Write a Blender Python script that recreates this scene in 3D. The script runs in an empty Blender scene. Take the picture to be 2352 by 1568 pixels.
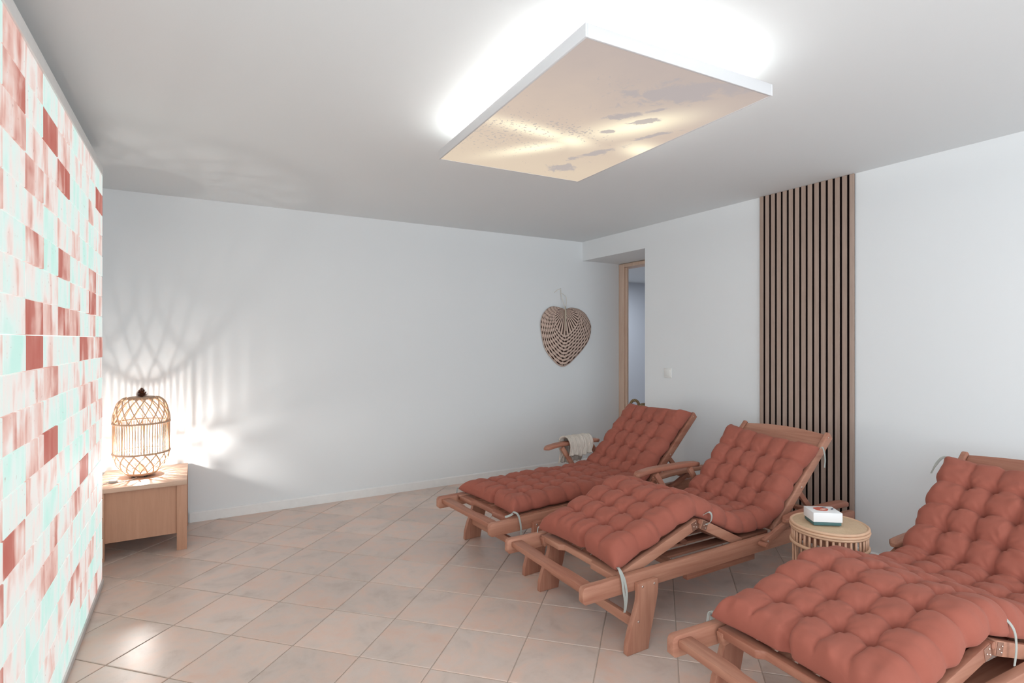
import bpy, bmesh, math, random
import numpy as np
from mathutils import Vector, Matrix

random.seed(7)
rng = np.random.default_rng(11)
S = bpy.context.scene
C = S.collection
R = math.radians
pi = math.pi

# ------------------------------------------------------------------ camera
cam_d = bpy.data.cameras.new('camera')
cam = bpy.data.objects.new('camera', cam_d)
C.objects.link(cam)
cam.location = (0, 0, 1.27)
cam.rotation_euler = (R(90), 0, R(-30.148))
cam_d.sensor_width = 36
cam_d.lens = 1250 / 2352 * 36
cam_d.shift_y = -4 / 2352
cam_d.clip_start = 0.02
S.camera = cam

# ------------------------------------------------------------------ world, lights, exposure
w = bpy.data.worlds.new('world')
S.world = w
w.use_nodes = True
w.node_tree.nodes['Background'].inputs[0].default_value = (0.80, 0.90, 1.0, 1)
w.node_tree.nodes['Background'].inputs[1].default_value = 0.6
S.view_settings.view_transform = 'Standard'
S.view_settings.look = 'None'
S.view_settings.gamma = 1
S.view_settings.exposure = 0.20
S.view_settings.use_curve_mapping = False
S.cycles.use_denoising = True
S.cycles.max_bounces = 10
S.cycles.diffuse_bounces = 6
S.cycles.sample_clamp_indirect = 6.0


def area(name, loc, rot, sx, sy, power, col):
    l = bpy.data.lights.new(name, 'AREA')
    l.shape = 'RECTANGLE'
    l.size, l.size_y, l.energy, l.color = sx, sy, power, col
    o = bpy.data.objects.new(name, l)
    C.objects.link(o)
    o.location, o.rotation_euler = loc, rot
    return o


# added daylight for two unseen windows behind the camera, plus a corridor fill
area('added_daylight_front', (1.7, -2.58, 1.25), (R(90), 0, 0), 2.9, 1.9, 62, (0.87, 0.95, 1.0))
area('added_daylight_left', (-0.53, -0.6, 1.35), (0, R(-90), 0), 1.5, 2.2, 43, (0.87, 0.95, 1.0))
area('corridor_fill', (4.9, 5.0, 2.07), (0, 0, 0), 0.5, 0.5, 15, (0.86, 0.92, 1.0))  # added fill that brightens the corridor wall, source unseen

SALT = 0.76          # brightness of the backlit salt bricks
COVE = 58.0          # LED strips on top of the sky panel
BULB = 2300.0        # bulb of the bamboo lamp

# ------------------------------------------------------------------ helpers
class MB:
    def __init__(s):
        s.v, s.f = [], []

    def add(s, vs, fs):
        n = len(s.v)
        s.v += [tuple(p) for p in vs]
        s.f += [tuple(i + n for i in f) for f in fs]
        return s

    def box(s, lo, hi):
        x0, y0, z0 = lo
        x1, y1, z1 = hi
        return s.add([(x0, y0, z0), (x1, y0, z0), (x1, y1, z0), (x0, y1, z0), (x0, y0, z1), (x1, y0, z1), (x1, y1, z1), (x0, y1, z1)],
                     [(0, 3, 2, 1), (4, 5, 6, 7), (0, 1, 5, 4), (1, 2, 6, 5), (2, 3, 7, 6), (3, 0, 4, 7)])

    def bar(s, p0, p1, wdt, hgt, side=(0, 1, 0)):
        """rectangular bar from p0 to p1; wdt along `side`, hgt across"""
        p0, p1 = Vector(p0), Vector(p1)
        d = (p1 - p0).normalized()
        a = Vector(side)
        a = (a - d * a.dot(d)).normalized() * wdt / 2
        b = d.cross(a).normalized() * hgt / 2
        vs = [p + q for p in (p0, p1) for q in (-a - b, a - b, a + b, -a + b)]
        return s.add(vs, [(0, 1, 2, 3), (7, 6, 5, 4), (0, 4, 5, 1), (1, 5, 6, 2), (2, 6, 7, 3), (3, 7, 4, 0)])

    def prism(s, poly, y0, y1, axis='y'):
        """polygon (a,b) extruded along an axis"""
        n = len(poly)
        def m(a, b, c):
            return (a, c, b) if axis == 'y' else ((c, a, b) if axis == 'x' else (a, b, c))
        vs = [m(a, b, y0) for a, b in poly] + [m(a, b, y1) for a, b in poly]
        fs = [tuple(range(n)), tuple(range(2 * n - 1, n - 1, -1))]
        fs += [(i, i + n, (i + 1) % n + n, (i + 1) % n) for i in range(n)]
        return s.add(vs, fs)

    def tube(s, path, r, n=8, closed=False, flat=1.0, caps=True):
        P = [Vector(p) for p in path]
        m = len(P)
        rs = r if hasattr(r, '__len__') else [r] * m
        up = Vector((0, 0, 1))
        prev = None
        vs = []
        for i, p in enumerate(P):
            if closed:
                t = (P[(i + 1) % m] - P[i - 1]).normalized()
            else:
                t = (P[min(i + 1, m - 1)] - P[max(i - 1, 0)]).normalized()
            if prev is None:
                a = up.cross(t)
                if a.length < 1e-3:
                    a = Vector((1, 0, 0)).cross(t)
            else:
                a = prev - t * prev.dot(t)
            a.normalize()
            prev = a
            b = t.cross(a)
            for k in range(n):
                q = 2 * pi * k / n
                vs.append(p + a * math.cos(q) * rs[i] + b * math.sin(q) * rs[i] * flat)
        fs = []
        for i in range(m if closed else m - 1):
            j = (i + 1) % m
            for k in range(n):
                l = (k + 1) % n
                fs.append((i * n + k, i * n + l, j * n + l, j * n + k))
        if not closed and caps:
            fs.append(tuple(range(n - 1, -1, -1)))
            fs.append(tuple((m - 1) * n + k for k in range(n)))
        return s.add(vs, fs)

    def lathe(s, prof, n=32, c=(0, 0, 0)):
        m = len(prof)
        vs = [(c[0] + r * math.cos(2 * pi * k / n), c[1] + r * math.sin(2 * pi * k / n), c[2] + z) for r, z in prof for k in range(n)]
        fs = []
        for i in range(m - 1):
            for k in range(n):
                l = (k + 1) % n
                fs.append((i * n + k, i * n + l, (i + 1) * n + l, (i + 1) * n + k))
        fs.append(tuple(range(n - 1, -1, -1)))
        fs.append(tuple((m - 1) * n + k for k in range(n)))
        return s.add(vs, fs)

    def ribbon(s, path, wdt, side, th=0.0016):
        """flat band following a path; side = direction of its width"""
        P = [Vector(p) for p in path]
        m = len(P)
        vs = []
        for i, p in enumerate(P):
            t = (P[min(i + 1, m - 1)] - P[max(i - 1, 0)]).normalized()
            a = Vector(side)
            a = (a - t * a.dot(t)).normalized() * wdt / 2
            b = t.cross(a).normalized() * th / 2
            vs += [p - a - b, p + a - b, p + a + b, p - a + b]
        fs = [(0, 3, 2, 1), tuple(4 * (m - 1) + k for k in range(4))]
        for i in range(m - 1):
            for k in range(4):
                l = (k + 1) % 4
                fs.append((4 * i + k, 4 * i + l, 4 * i + 4 + l, 4 * i + 4 + k))
        return s.add(vs, fs)

    def mesh(s, name, mat, bevel=0, seg=2, smooth=False):
        me = bpy.data.meshes.new(name)
        me.from_pydata([tuple(p) for p in s.v], [], s.f)
        bm = bmesh.new()
        bm.from_mesh(me)
        bmesh.ops.recalc_face_normals(bm, faces=bm.faces)
        if bevel:
            es = [e for e in bm.edges if len(e.link_faces) == 2 and e.calc_face_angle(0) > 0.6]
            bmesh.ops.bevel(bm, geom=es, offset=bevel, segments=seg, affect='EDGES', profile=0.5, clamp_overlap=True)
        bm.to_mesh(me)
        bm.free()
        if smooth or bevel:
            for p in me.polygons:
                p.use_smooth = True
            if bevel or smooth == 'auto':
                try:
                    me.set_sharp_from_angle(angle=R(40))
                except Exception:
                    pass
        me.materials.append(mat)
        return me

    def build(s, name, mat, parent=None, bevel=0, seg=2, smooth=False):
        return link(name, s.mesh(name, mat, bevel, seg, smooth), parent)


def link(name, me, parent=None):
    o = bpy.data.objects.new(name, me)
    C.objects.link(o)
    o.parent = parent
    return o


def tag(o, label, cat, group=None, kind=None):
    o['label'] = label
    o['category'] = cat
    if group:
        o['group'] = group
    if kind:
        o['kind'] = kind
    return o


def empty(name, loc, rz=0):
    o = bpy.data.objects.new(name, None)
    o.empty_display_size = 0.1
    C.objects.link(o)
    o.location = loc
    o.rotation_euler = (0, 0, rz)
    return o


def struct(name, mb, mat, label, cat, bevel=0):
    o = mb.build(name, mat, None, bevel)
    return tag(o, label, cat, None, 'structure')


# ------------------------------------------------------------------ materials
class NT:
    def __init__(s, name):
        s.m = bpy.data.materials.new(name)
        s.m.use_nodes = True
        s.t = s.m.node_tree
        s.b = s.t.nodes['Principled BSDF']

    def n(s, typ, **kw):
        nd = s.t.nodes.new(typ)
        for k, v in kw.items():
            if isinstance(k, str) and hasattr(nd, k) and k not in ('Scale',):
                setattr(nd, k, v)
        return nd

    def l(s, a, b):
        s.t.links.new(a, b)

    def val(s, x, sock):
        if hasattr(x, 'links'):
            s.l(x, sock)
        else:
            sock.default_value = x

    def math(s, op, a, b=0.0, c=0.0):
        nd = s.t.nodes.new('ShaderNodeMath')
        nd.operation = op
        for i, x in enumerate((a, b, c)):
            s.val(x, nd.inputs[i])
        return nd.outputs[0]

    def mapping(s, vec, scale=(1, 1, 1), loc=(0, 0, 0), rot=(0, 0, 0)):
        nd = s.t.nodes.new('ShaderNodeMapping')
        s.l(vec, nd.inputs[0])
        nd.inputs['Scale'].default_value = scale
        s.val(loc, nd.inputs['Location'])
        nd.inputs['Rotation'].default_value = rot
        return nd.outputs[0]

    def noise(s, vec, scale=5, detail=3, rough=0.5, dist=0.0):
        nd = s.t.nodes.new('ShaderNodeTexNoise')
        s.l(vec, nd.inputs['Vector'])
        nd.inputs['Scale'].default_value = scale
        nd.inputs['Detail'].default_value = detail
        nd.inputs['Roughness'].default_value = rough
        nd.inputs['Distortion'].default_value = dist
        return nd.outputs[0]

    def ramp(s, fac, stops, interp='LINEAR'):
        nd = s.t.nodes.new('ShaderNodeValToRGB')
        s.l(fac, nd.inputs[0])
        cr = nd.color_ramp
        cr.interpolation = interp
        while len(cr.elements) < len(stops):
            cr.elements.new(0.5)
        for e, (p, c) in zip(cr.elements, stops):
            e.position = p
            e.color = (*c, 1) if len(c) == 3 else c
        return nd.outputs[0]

    def mix(s, f, a, b, blend='MIX'):
        nd = s.t.nodes.new('ShaderNodeMix')
        nd.data_type = 'RGBA'
        nd.blend_type = blend
        s.val(f, nd.inputs[0])
        for x, k in ((a, 6), (b, 7)):
            if hasattr(x, 'links'):
                s.l(x, nd.inputs[k])
            else:
                nd.inputs[k].default_value = (*x, 1)
        return nd.outputs[2]

    def bump(s, h, strength=0.3, dist=0.01):
        nd = s.t.nodes.new('ShaderNodeBump')
        s.l(h, nd.inputs['Height'])
        nd.inputs['Strength'].default_value = strength
        nd.inputs['Distance'].default_value = dist
        s.l(nd.outputs[0], s.b.inputs['Normal'])

    def coord(s, which='Object'):
        if which == 'Position':
            return s.n('ShaderNodeNewGeometry').outputs['Position']
        return s.n('ShaderNodeTexCoord').outputs[which]

    def rand(s):
        return s.n('ShaderNodeObjectInfo').outputs['Random']

    def col(s, c):
        s.val(c if hasattr(c, 'links') else (*c, 1), s.b.inputs['Base Color'])

    def rough(s, r, spec=0.5):
        s.val(r, s.b.inputs['Roughness'])
        s.b.inputs['Specular IOR Level'].default_value = spec


def plain(name, c, rough=0.5, spec=0.4, metal=0.0, var=0.05, scale=30, bump=0.0):
    t = NT(name)
    nz = t.noise(t.coord('Object'), scale, 3)
    a = tuple(x * (1 - var) for x in c)
    b = tuple(min(1, x * (1 + var)) for x in c)
    t.col(t.mix(nz, a, b))
    t.rough(rough, spec)
    t.b.inputs['Metallic'].default_value = metal
    if bump:
        t.bump(nz, bump, 0.002)
    return t.m


def mat_wall(name, c):
    t = NT(name)
    p = t.coord('Position')
    n1 = t.noise(p, 1.3, 2)
    n2 = t.noise(p, 160, 2)
    t.col(t.mix(n1, tuple(x * 0.985 for x in c), c))
    t.rough(0.85, 0.2)
    t.bump(n2, 0.06, 0.002)
    return t.m


def mat_wood(name, axis, dark, light, fine=1.0, rough=0.5, contrast=1.0):
    t = NT(name)
    co = t.coord('Object')
    off = t.n('ShaderNodeCombineXYZ')
    r = t.rand()
    for k in range(3):
        t.l(t.math('MULTIPLY', r, 13.7 + 3 * k), off.inputs[k])
    sc = [22 * fine] * 3
    sc[axis] = 1.6 * fine
    mp = t.mapping(co, tuple(sc), off.outputs[0])
    g = t.noise(mp, 1.0, 5, 0.6, 0.6)
    sc2 = [90 * fine] * 3
    sc2[axis] = 3 * fine
    f = t.noise(t.mapping(co, tuple(sc2), off.outputs[0]), 1.0, 3, 0.6)
    m = t.math('ADD', t.math('MULTIPLY', g, 0.75), t.math('MULTIPLY', f, 0.25))
    m = t.math('ADD', m, t.math('MULTIPLY', t.math('SUBTRACT', r, 0.5), 0.18))
    lo, hi = 0.5 - 0.13 / contrast, 0.5 + 0.15 / contrast
    t.col(t.ramp(m, [(lo, dark), (hi, light)]))
    t.rough(rough, 0.35)
    t.bump(f, 0.12, 0.001)
    return t.m


WD, WL = (0.31, 0.122, 0.078), (0.455, 0.225, 0.150)
M = {}
M['wall'] = mat_wall('wall_paint_white', (0.785, 0.808, 0.82))
M['ceiling'] = mat_wall('ceiling_paint_white', (0.74, 0.775, 0.79))
M['trim'] = plain('trim_paint_white', (0.82, 0.82, 0.81), 0.45, 0.4)
M['grout'] = plain('grout_grey', (0.47, 0.385, 0.325), 0.9, 0.2, var=0.2, scale=60)
M['wx'] = mat_wood('wood_acacia_lengthwise', 0, WD, WL)
M['wy'] = mat_wood('wood_acacia_crosswise', 1, WD, WL)
M['wz'] = mat_wood('wood_acacia_upright', 2, WD, WL)
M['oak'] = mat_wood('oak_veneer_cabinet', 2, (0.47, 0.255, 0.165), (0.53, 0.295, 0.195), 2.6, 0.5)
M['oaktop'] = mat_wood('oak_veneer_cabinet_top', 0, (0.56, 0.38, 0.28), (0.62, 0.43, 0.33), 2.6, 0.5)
M['pine'] = mat_wood('pine_door_frame', 2, (0.64, 0.46, 0.35), (0.74, 0.56, 0.45), 1.2, 0.5)
M['slat'] = mat_wood('oak_slat', 2, (0.36, 0.265, 0.215), (0.43, 0.325, 0.27), 3.0, 0.55)
M['felt'] = plain('black_felt', (0.010, 0.006, 0.006), 0.95, 0.05)
M['metal'] = plain('screw_metal', (0.62, 0.50, 0.44), 0.3, 0.5, 0.9)
M['hinge'] = plain('hinge_metal_brown', (0.42, 0.24, 0.18), 0.35, 0.5, 0.7)
M['tie'] = plain('tie_tape_grey', (0.40, 0.41, 0.38), 0.9, 0.1, scale=200)
M['rattan'] = plain('rattan_cane', (0.60, 0.36, 0.24), 0.5, 0.4, var=0.18, scale=25)
M['rattan2'] = plain('rattan_rim', (0.64, 0.41, 0.27), 0.5, 0.4, var=0.15, scale=25)
M['bamboo'] = plain('bamboo_strip', (0.62, 0.42, 0.28), 0.5, 0.4, var=0.18, scale=40)
M['bamboo2'] = plain('bamboo_band', (0.50, 0.34, 0.24), 0.55, 0.3, var=0.2, scale=40)
M['cone'] = plain('pine_cone_brown', (0.11, 0.040, 0.022), 0.7, 0.2, var=0.4)
M['card'] = plain('white_card', (0.80, 0.80, 0.80), 0.45, 0.4, var=0.01)
M['teal'] = plain('teal_card', (0.055, 0.13, 0.13), 0.5, 0.4)
M['print_red'] = plain('print_red', (0.55, 0.12, 0.08), 0.5, 0.3, var=0.35, scale=120)
M['print_pale'] = plain('print_pale', (0.75, 0.50, 0.42), 0.5, 0.3, var=0.3, scale=160)
M['print_grey'] = plain('print_slate', (0.10, 0.12, 0.15), 0.5, 0.3, var=0.5, scale=200)
M['plastic'] = plain('switch_plastic', (0.80, 0.80, 0.78), 0.35, 0.5, var=0.01)
M['cord'] = plain('white_cord', (0.62, 0.58, 0.54), 0.5, 0.4)
M['dark'] = plain('dark_plastic', (0.05, 0.04, 0.04), 0.5, 0.4)
M['alu'] = plain('aluminium_profile', (0.62, 0.60, 0.58), 0.5, 0.4, 0.0, var=0.03)
M['frame'] = plain('panel_frame_white', (0.66, 0.66, 0.67), 0.5, 0.3, var=0.01)
M['grey'] = plain('grey_cable', (0.30, 0.28, 0.26), 0.6, 0.3)


def emit(name, c, strength):
    t = NT(name)
    t.col(c)
    nz = t.noise(t.coord('Object'), 3, 1)
    t.l(t.mix(nz, tuple(x * 0.98 for x in c), c), t.b.inputs['Emission Color'])
    t.b.inputs['Emission Strength'].default_value = strength
    return t.m


M['led'] = emit('led_strip_warm', (1.0, 0.975, 0.93), COVE)
M['bulb'] = emit('bulb_glow', (1.0, 0.95, 0.90), BULB)
M['joint'] = emit('salt_joint_glow', (0.66, 1.0, 0.93), 1.1 * SALT)


def mat_tile():
    t = NT('terracotta_tile')
    p = t.coord('Position')
    r = t.rand()
    off = t.n('ShaderNodeCombineXYZ')
    t.l(t.math('MULTIPLY', r, 31.0), off.inputs[0])
    t.l(t.math('MULTIPLY', r, 17.0), off.inputs[1])
    q = t.mapping(p, (1, 1, 1), off.outputs[0])
    big = t.noise(q, 5.0, 4, 0.6, 0.4)
    med = t.noise(t.mapping(q, (1, 1, 1), (5, 3, 0)), 13, 4, 0.65, 0.5)
    fine = t.noise(q, 150, 3, 0.7)
    base = t.ramp(big, [(0.30, (0.50, 0.40, 0.345)), (0.46, (0.61, 0.495, 0.43)), (0.58, (0.68, 0.50, 0.415)), (0.72, (0.675, 0.455, 0.36))])
    base = t.mix(t.ramp(med, [(0.42, (0, 0, 0)), (0.7, (0.6, 0.6, 0.6))]), base, (0.63, 0.545, 0.495))
    base = t.mix(t.ramp(fine, [(0.60, (0, 0, 0)), (0.80, (0.35, 0.35, 0.35))]), base, (0.40, 0.24, 0.18))
    tint = t.math('ADD', 0.95, t.math('MULTIPLY', r, 0.10))
    cmb = t.n('ShaderNodeCombineColor')
    for k in range(3):
        t.l(tint, cmb.inputs[k])
    t.col(t.mix(1.0, base, cmb.outputs[0], 'MULTIPLY'))
    t.val(t.math('ADD', 0.24, t.math('MULTIPLY', med, 0.22)), t.b.inputs['Roughness'])
    t.b.inputs['Specular IOR Level'].default_value = 0.55
    t.bump(t.math('ADD', t.math('MULTIPLY', med, 0.7), t.math('MULTIPLY', fine, 0.3)), 0.16, 0.004)
    return t.m


M['tile'] = mat_tile()


def mat_salt():
    t = NT('backlit_salt_brick')
    co = t.coord('Object')
    r = t.rand()
    off = t.n('ShaderNodeCombineXYZ')
    for k, q in enumerate((11.0, 57.0, 91.0)):
        t.l(t.math('MULTIPLY', r, q), off.inputs[k])
    streak = t.noise(t.mapping(co, (3, 11, 2.2), off.outputs[0], (0.16, 0, 0)), 1.0, 2.5, 0.5, 0.8)
    cloud = t.noise(t.mapping(co, (6, 8, 8), off.outputs[0]), 1.0, 3, 0.55, 0.3)
    r2 = t.math('FRACT', t.math('MULTIPLY', r, 977.0))
    m = t.math('ADD', t.math('MULTIPLY', streak, 0.62), t.math('MULTIPLY', cloud, 0.38))
    m = t.math('MULTIPLY_ADD', t.math('SUBTRACT', m, 0.5), 2.1, 0.5)
    bias = t.ramp(r2, [(0.0, (0.20,) * 3), (0.45, (0.31,) * 3), (0.74, (0.42,) * 3), (0.88, (0.53,) * 3), (0.95, (0.66,) * 3), (1.0, (0.82,) * 3)])
    m = t.math('ADD', t.math('MULTIPLY', m, 0.58), t.math('SUBTRACT', bias, 0.305))
    c = t.ramp(m, [(0.04, (0.56, 0.87, 0.79)), (0.22, (0.72, 0.88, 0.84)), (0.38, (0.86, 0.80, 0.765)),
                   (0.52, (0.78, 0.52, 0.46)), (0.70, (0.52, 0.17, 0.135)), (0.92, (0.46, 0.10, 0.075))])
    spots = t.noise(t.mapping(co, (1, 1, 1), off.outputs[0]), 60, 2, 0.5)
    c = t.mix(t.ramp(spots, [(0.70, (0, 0, 0)), (0.78, (0.5, 0.5, 0.5))]), c, (0.36, 0.10, 0.07))
    t.col(t.mix(0.85, c, (0.10, 0.07, 0.065)))
    t.l(c, t.b.inputs['Emission Color'])
    t.b.inputs['Emission Strength'].default_value = SALT
    t.rough(0.7, 0.12)
    t.bump(cloud, 0.15, 0.01)
    return t.m


M['salt'] = mat_salt()


def mat_cushion():
    t = NT('terracotta_cotton')
    co = t.coord('Object')
    n1 = t.noise(co, 9, 3)
    wv = t.noise(t.mapping(co, (900, 900, 900)), 1.0, 1)
    cr = t.noise(t.mapping(co, (26, 26, 26)), 1.0, 5, 0.6, 0.8)
    t.col(t.mix(n1, (0.290, 0.088, 0.062), (0.350, 0.112, 0.081)))
    t.rough(0.92, 0.12)
    t.b.inputs['Sheen Weight'].default_value = 0.12
    t.b.inputs['Sheen Tint'].default_value = (0.9, 0.6, 0.5, 1)
    t.bump(t.math('ADD', t.math('MULTIPLY', cr, 1.0), t.math('MULTIPLY', wv, 0.05)), 0.16, 0.006)
    return t.m


M['cushion'] = mat_cushion()


def mat_linen():
    t = NT('linen_throw')
    co = t.coord('Object')
    a = t.noise(t.mapping(co, (300, 60, 60)), 1.0, 3)
    b = t.noise(co, 18, 4)
    t.col(t.mix(t.math('MULTIPLY_ADD', a, 0.6, t.math('MULTIPLY', b, 0.4)), (0.40, 0.35, 0.30), (0.66, 0.61, 0.55)))
    t.rough(0.95, 0.1)
    t.bump(a, 0.5, 0.003)
    return t.m


M['linen'] = mat_linen()


def mat_weave():
    t = NT('rattan_weave_top')
    co = t.coord('Object')
    rot = t.mapping(co, (1, 1, 1), (0, 0, 0), (0, 0, R(40)))
    br = t.n('ShaderNodeTexBrick')
    t.l(rot, br.inputs['Vector'])
    br.inputs['Scale'].default_value = 42
    br.inputs['Mortar Size'].default_value = 0.03
    br.inputs['Color1'].default_value = (0.66, 0.48, 0.31, 1)
    br.inputs['Color2'].default_value = (0.55, 0.385, 0.245, 1)
    br.inputs['Mortar'].default_value = (0.42, 0.27, 0.16, 1)
    br.inputs['Brick Width'].default_value = 0.5
    br.inputs['Row Height'].default_value = 0.25
    nz = t.noise(co, 40, 3)
    t.col(t.mix(0.35, br.outputs[0], t.mix(nz, (0.52, 0.37, 0.24), (0.70, 0.52, 0.35))))
    t.rough(0.55, 0.35)
    t.bump(br.outputs['Fac'], -0.5, 0.002)
    return t.m


M['weave'] = mat_weave()


def mat_rope():
    t = NT('rope_braid')
    co = t.coord('Object')
    wv = t.n('ShaderNodeTexWave')
    t.l(t.mapping(co, (1, 1, 1), (0, 0, 0), (0.5, 0.6, 0.4)), wv.inputs['Vector'])
    wv.inputs['Scale'].default_value = 32
    wv.inputs['Distortion'].default_value = 4
    t.col(t.ramp(wv.outputs[1], [(0.2, (0.10, 0.05, 0.025)), (0.7, (0.48, 0.36, 0.20))]))
    t.rough(0.9, 0.1)
    t.bump(wv.outputs[1], 0.8, 0.005)
    return t.m


M['rope'] = mat_rope()


def mat_fan():
    """uv: u = angle (turns), v = distance from the handle (0..1)"""
    t = NT('woven_fan_palm')
    uv = t.n('ShaderNodeSeparateXYZ')
    t.l(t.coord('UV'), uv.inputs[0])
    u, v = uv.outputs[0], uv.outputs[1]
    # radial dark ribs near the handle
    ribs = t.math('GREATER_THAN', t.math('SINE', t.math('MULTIPLY', u, 2 * pi * 40)), 0.35)
    inner = t.math('MULTIPLY', ribs, t.math('LESS_THAN', v, 0.45))
    # rows of woven marks further out
    rows = t.math('MULTIPLY', v, 17.0)
    fr = t.math('FRACT', rows)
    fl = t.math('FLOOR', rows)
    band = t.math('LESS_THAN', t.math('ABSOLUTE', t.math('SUBTRACT', fr, 0.5)), 0.24)
    ph = t.math('MULTIPLY', fl, 2.1)
    mk = t.math('GREATER_THAN', t.math('SINE', t.math('ADD', t.math('MULTIPLY', u, 2 * pi * 44), ph)), 0.1)
    thin = t.math('LESS_THAN', t.math('ABSOLUTE', t.math('SUBTRACT', fr, 0.5)), 0.09)
    marks = t.math('MAXIMUM', t.math('MULTIPLY', band, mk), thin)
    outer = t.math('MULTIPLY', marks, t.math('GREATER_THAN', v, 0.45))
    d = t.math('MAXIMUM', inner, outer)
    nz = t.noise(t.coord('Object'), 25, 3)
    t.col(t.mix(d, t.mix(nz, (0.58, 0.43, 0.36), (0.70, 0.54, 0.45)), (0.035, 0.014, 0.010)))
    t.rough(0.7, 0.2)
    return t.m


M['fan'] = mat_fan()


def mat_sky():
    """backlit sky print on the ceiling panel (its own light, printed on the sheet)"""
    t = NT('backlit_sky_print')
    g = t.coord('Object')                       # metres, sheet centre = 0
    sp = t.n('ShaderNodeSeparateXYZ')
    t.l(g, sp.inputs[0])
    x, y = sp.outputs[0], sp.outputs[1]
    wob = t.noise(g, 5, 4, 0.6)
    wob2 = t.noise(g, 15, 4, 0.6)
    # bright sunlit streaks
    def blob(cx, cy, ax, ay, rot):
        cs, sn = math.cos(rot), math.sin(rot)
        dx, dy = t.math('SUBTRACT', x, cx), t.math('SUBTRACT', y, cy)
        a = t.math('DIVIDE', t.math('ADD', t.math('MULTIPLY', dx, cs), t.math('MULTIPLY', dy, sn)), ax)
        b = t.math('DIVIDE', t.math('SUBTRACT', t.math('MULTIPLY', dy, cs), t.math('MULTIPLY', dx, sn)), ay)
        q = t.math('ADD', t.math('MULTIPLY', a, a), t.math('MULTIPLY', b, b))
        return t.math('POWER', 2.718, t.math('MULTIPLY', q, -1.0))
    def union(bl):
        r_ = blob(*bl[0])
        for q in bl[1:]:
            r_ = t.math('MAXIMUM', r_, blob(*q))
        return r_
    glow = union([(-0.065, 0.245, 0.21, 0.055, -0.913), (-0.17, 0.075, 0.22, 0.050, 0.087), (0.16, -0.15, 0.20, 0.085, -0.98), (0.37, 0.05, 0.10, 0.07, 0.3), (0.02, 0.10, 0.10, 0.07, 0.2)])
    cl = t.noise(t.mapping(g, (1, 1, 1), (1.3, 0.4, 0)), 15, 7, 0.66, 0.6)
    mask = union([(0.11, -0.47, 0.25, 0.095, -0.72), (0.05, -0.21, 0.075, 0.038, -0.8), (0.16, -0.21, 0.065, 0.030, -0.9), (0.13, -0.31, 0.06, 0.022, -0.9),
                  (0.10, -0.06, 0.035, 0.02, -0.6), (0.20, 0.20, 0.17, 0.032, -1.14), (0.18, 0.43, 0.10, 0.06, -1.0), (0.30, -0.12, 0.10, 0.022, -1.1)])
    cloud = t.ramp(t.math('ADD', mask, t.math('MULTIPLY', t.math('SUBTRACT', cl, 0.5), 2.4)), [(0.40, (0, 0, 0)), (0.70, (1, 1, 1))])
    fk = t.noise(t.mapping(g, (1, 1, 1)), 70, 2, 0.5)
    fm = t.math('MAXIMUM', union([(-0.04, 0.0, 0.20, 0.075, 0.2)]), t.math('MULTIPLY', union([(-0.28, 0.15, 0.30, 0.30, 0.0), (-0.11, -0.40, 0.14, 0.07, 0.0)]), 0.72))
    fleck = t.ramp(t.math('ADD', fk, t.math('MULTIPLY', fm, 0.22)), [(0.735, (0, 0, 0)), (0.775, (1, 1, 1))])
    base = t.ramp(t.math('ADD', t.math('MULTIPLY', y, 0.8), t.math('ADD', 0.35, t.math('MULTIPLY', wob, 0.3))),
                  [(0.05, (0.50, 0.42, 0.385)), (0.45, (0.64, 0.515, 0.42)), (0.85, (0.72, 0.59, 0.45))])
    c = t.mix(glow, base, (1.25, 1.12, 0.82))
    c = t.mix(t.math('MULTIPLY', cloud, 0.8), c, (0.43, 0.39, 0.395))
    c = t.mix(t.math('MULTIPLY', fleck, 0.75), c, (0.46, 0.41, 0.39))
    t.col((0.06, 0.055, 0.05))
    t.l(c, t.b.inputs['Emission Color'])
    t.b.inputs['Emission Strength'].default_value = 0.86
    t.rough(0.6, 0.2)
    return t.m


M['sky'] = mat_sky()

# ------------------------------------------------------------------ the room
H = 2.255
XL, XR, YB, YF = -0.56, 3.38, 4.40, -2.60
XD = 3.87                                            # plane of the door in the recess
OP = 3.515                                           # near edge of the recess opening

m = MB().box((XL - 0.15, YF - 0.15, -0.12), (6.6, 6.15, -0.003))
floor = struct('floor', m, M['grout'], 'terracotta tiled floor laid diagonally with grey joints', 'floor')
m = MB().box((XL - 0.15, YF - 0.15, H), (XD + 0.1, YB + 0.15, H + 0.12))
struct('ceiling', m, M['ceiling'], 'plain white painted ceiling', 'ceiling')
m = MB().box((XL - 0.15, YB, 0), (XD + 0.1, YB + 0.15, H))
struct('wall_back', m, M['wall'], 'white wall behind the bamboo lamp and the woven fan', 'wall')
m = MB().box((XR, YF, 0), (XD, OP, H)).box((XR, OP, 2.066), (XD, YB, H))
struct('wall_right', m, M['wall'], 'white wall with the slat panel and a recessed doorway', 'wall')
# left wall with an opening for the added window behind the camera
m = MB().box((XL - 0.15, 0.6, 0), (XL, YB, H)).box((XL - 0.15, YF, 0), (XL, -1.8, H))
m.box((XL - 0.15, -1.8, 0), (XL, 0.6, 0.55)).box((XL - 0.15, -1.8, 2.15), (XL, 0.6, H))
struct('wall_left', m, M['wall'], 'white wall that carries the glowing salt brick panel', 'wall')
m = MB().box((XL, YF - 0.15, 0), (0.2, YF, H)).box((3.2, YF - 0.15, 0), (XD, YF, H))
m.box((0.2, YF - 0.15, 0), (3.2, YF, 0.25)).box((0.2, YF - 0.15, 2.2), (3.2, YF, H))
struct('wall_front', m, M['wall'], 'white wall behind the viewer with an added window opening', 'wall')


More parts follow.
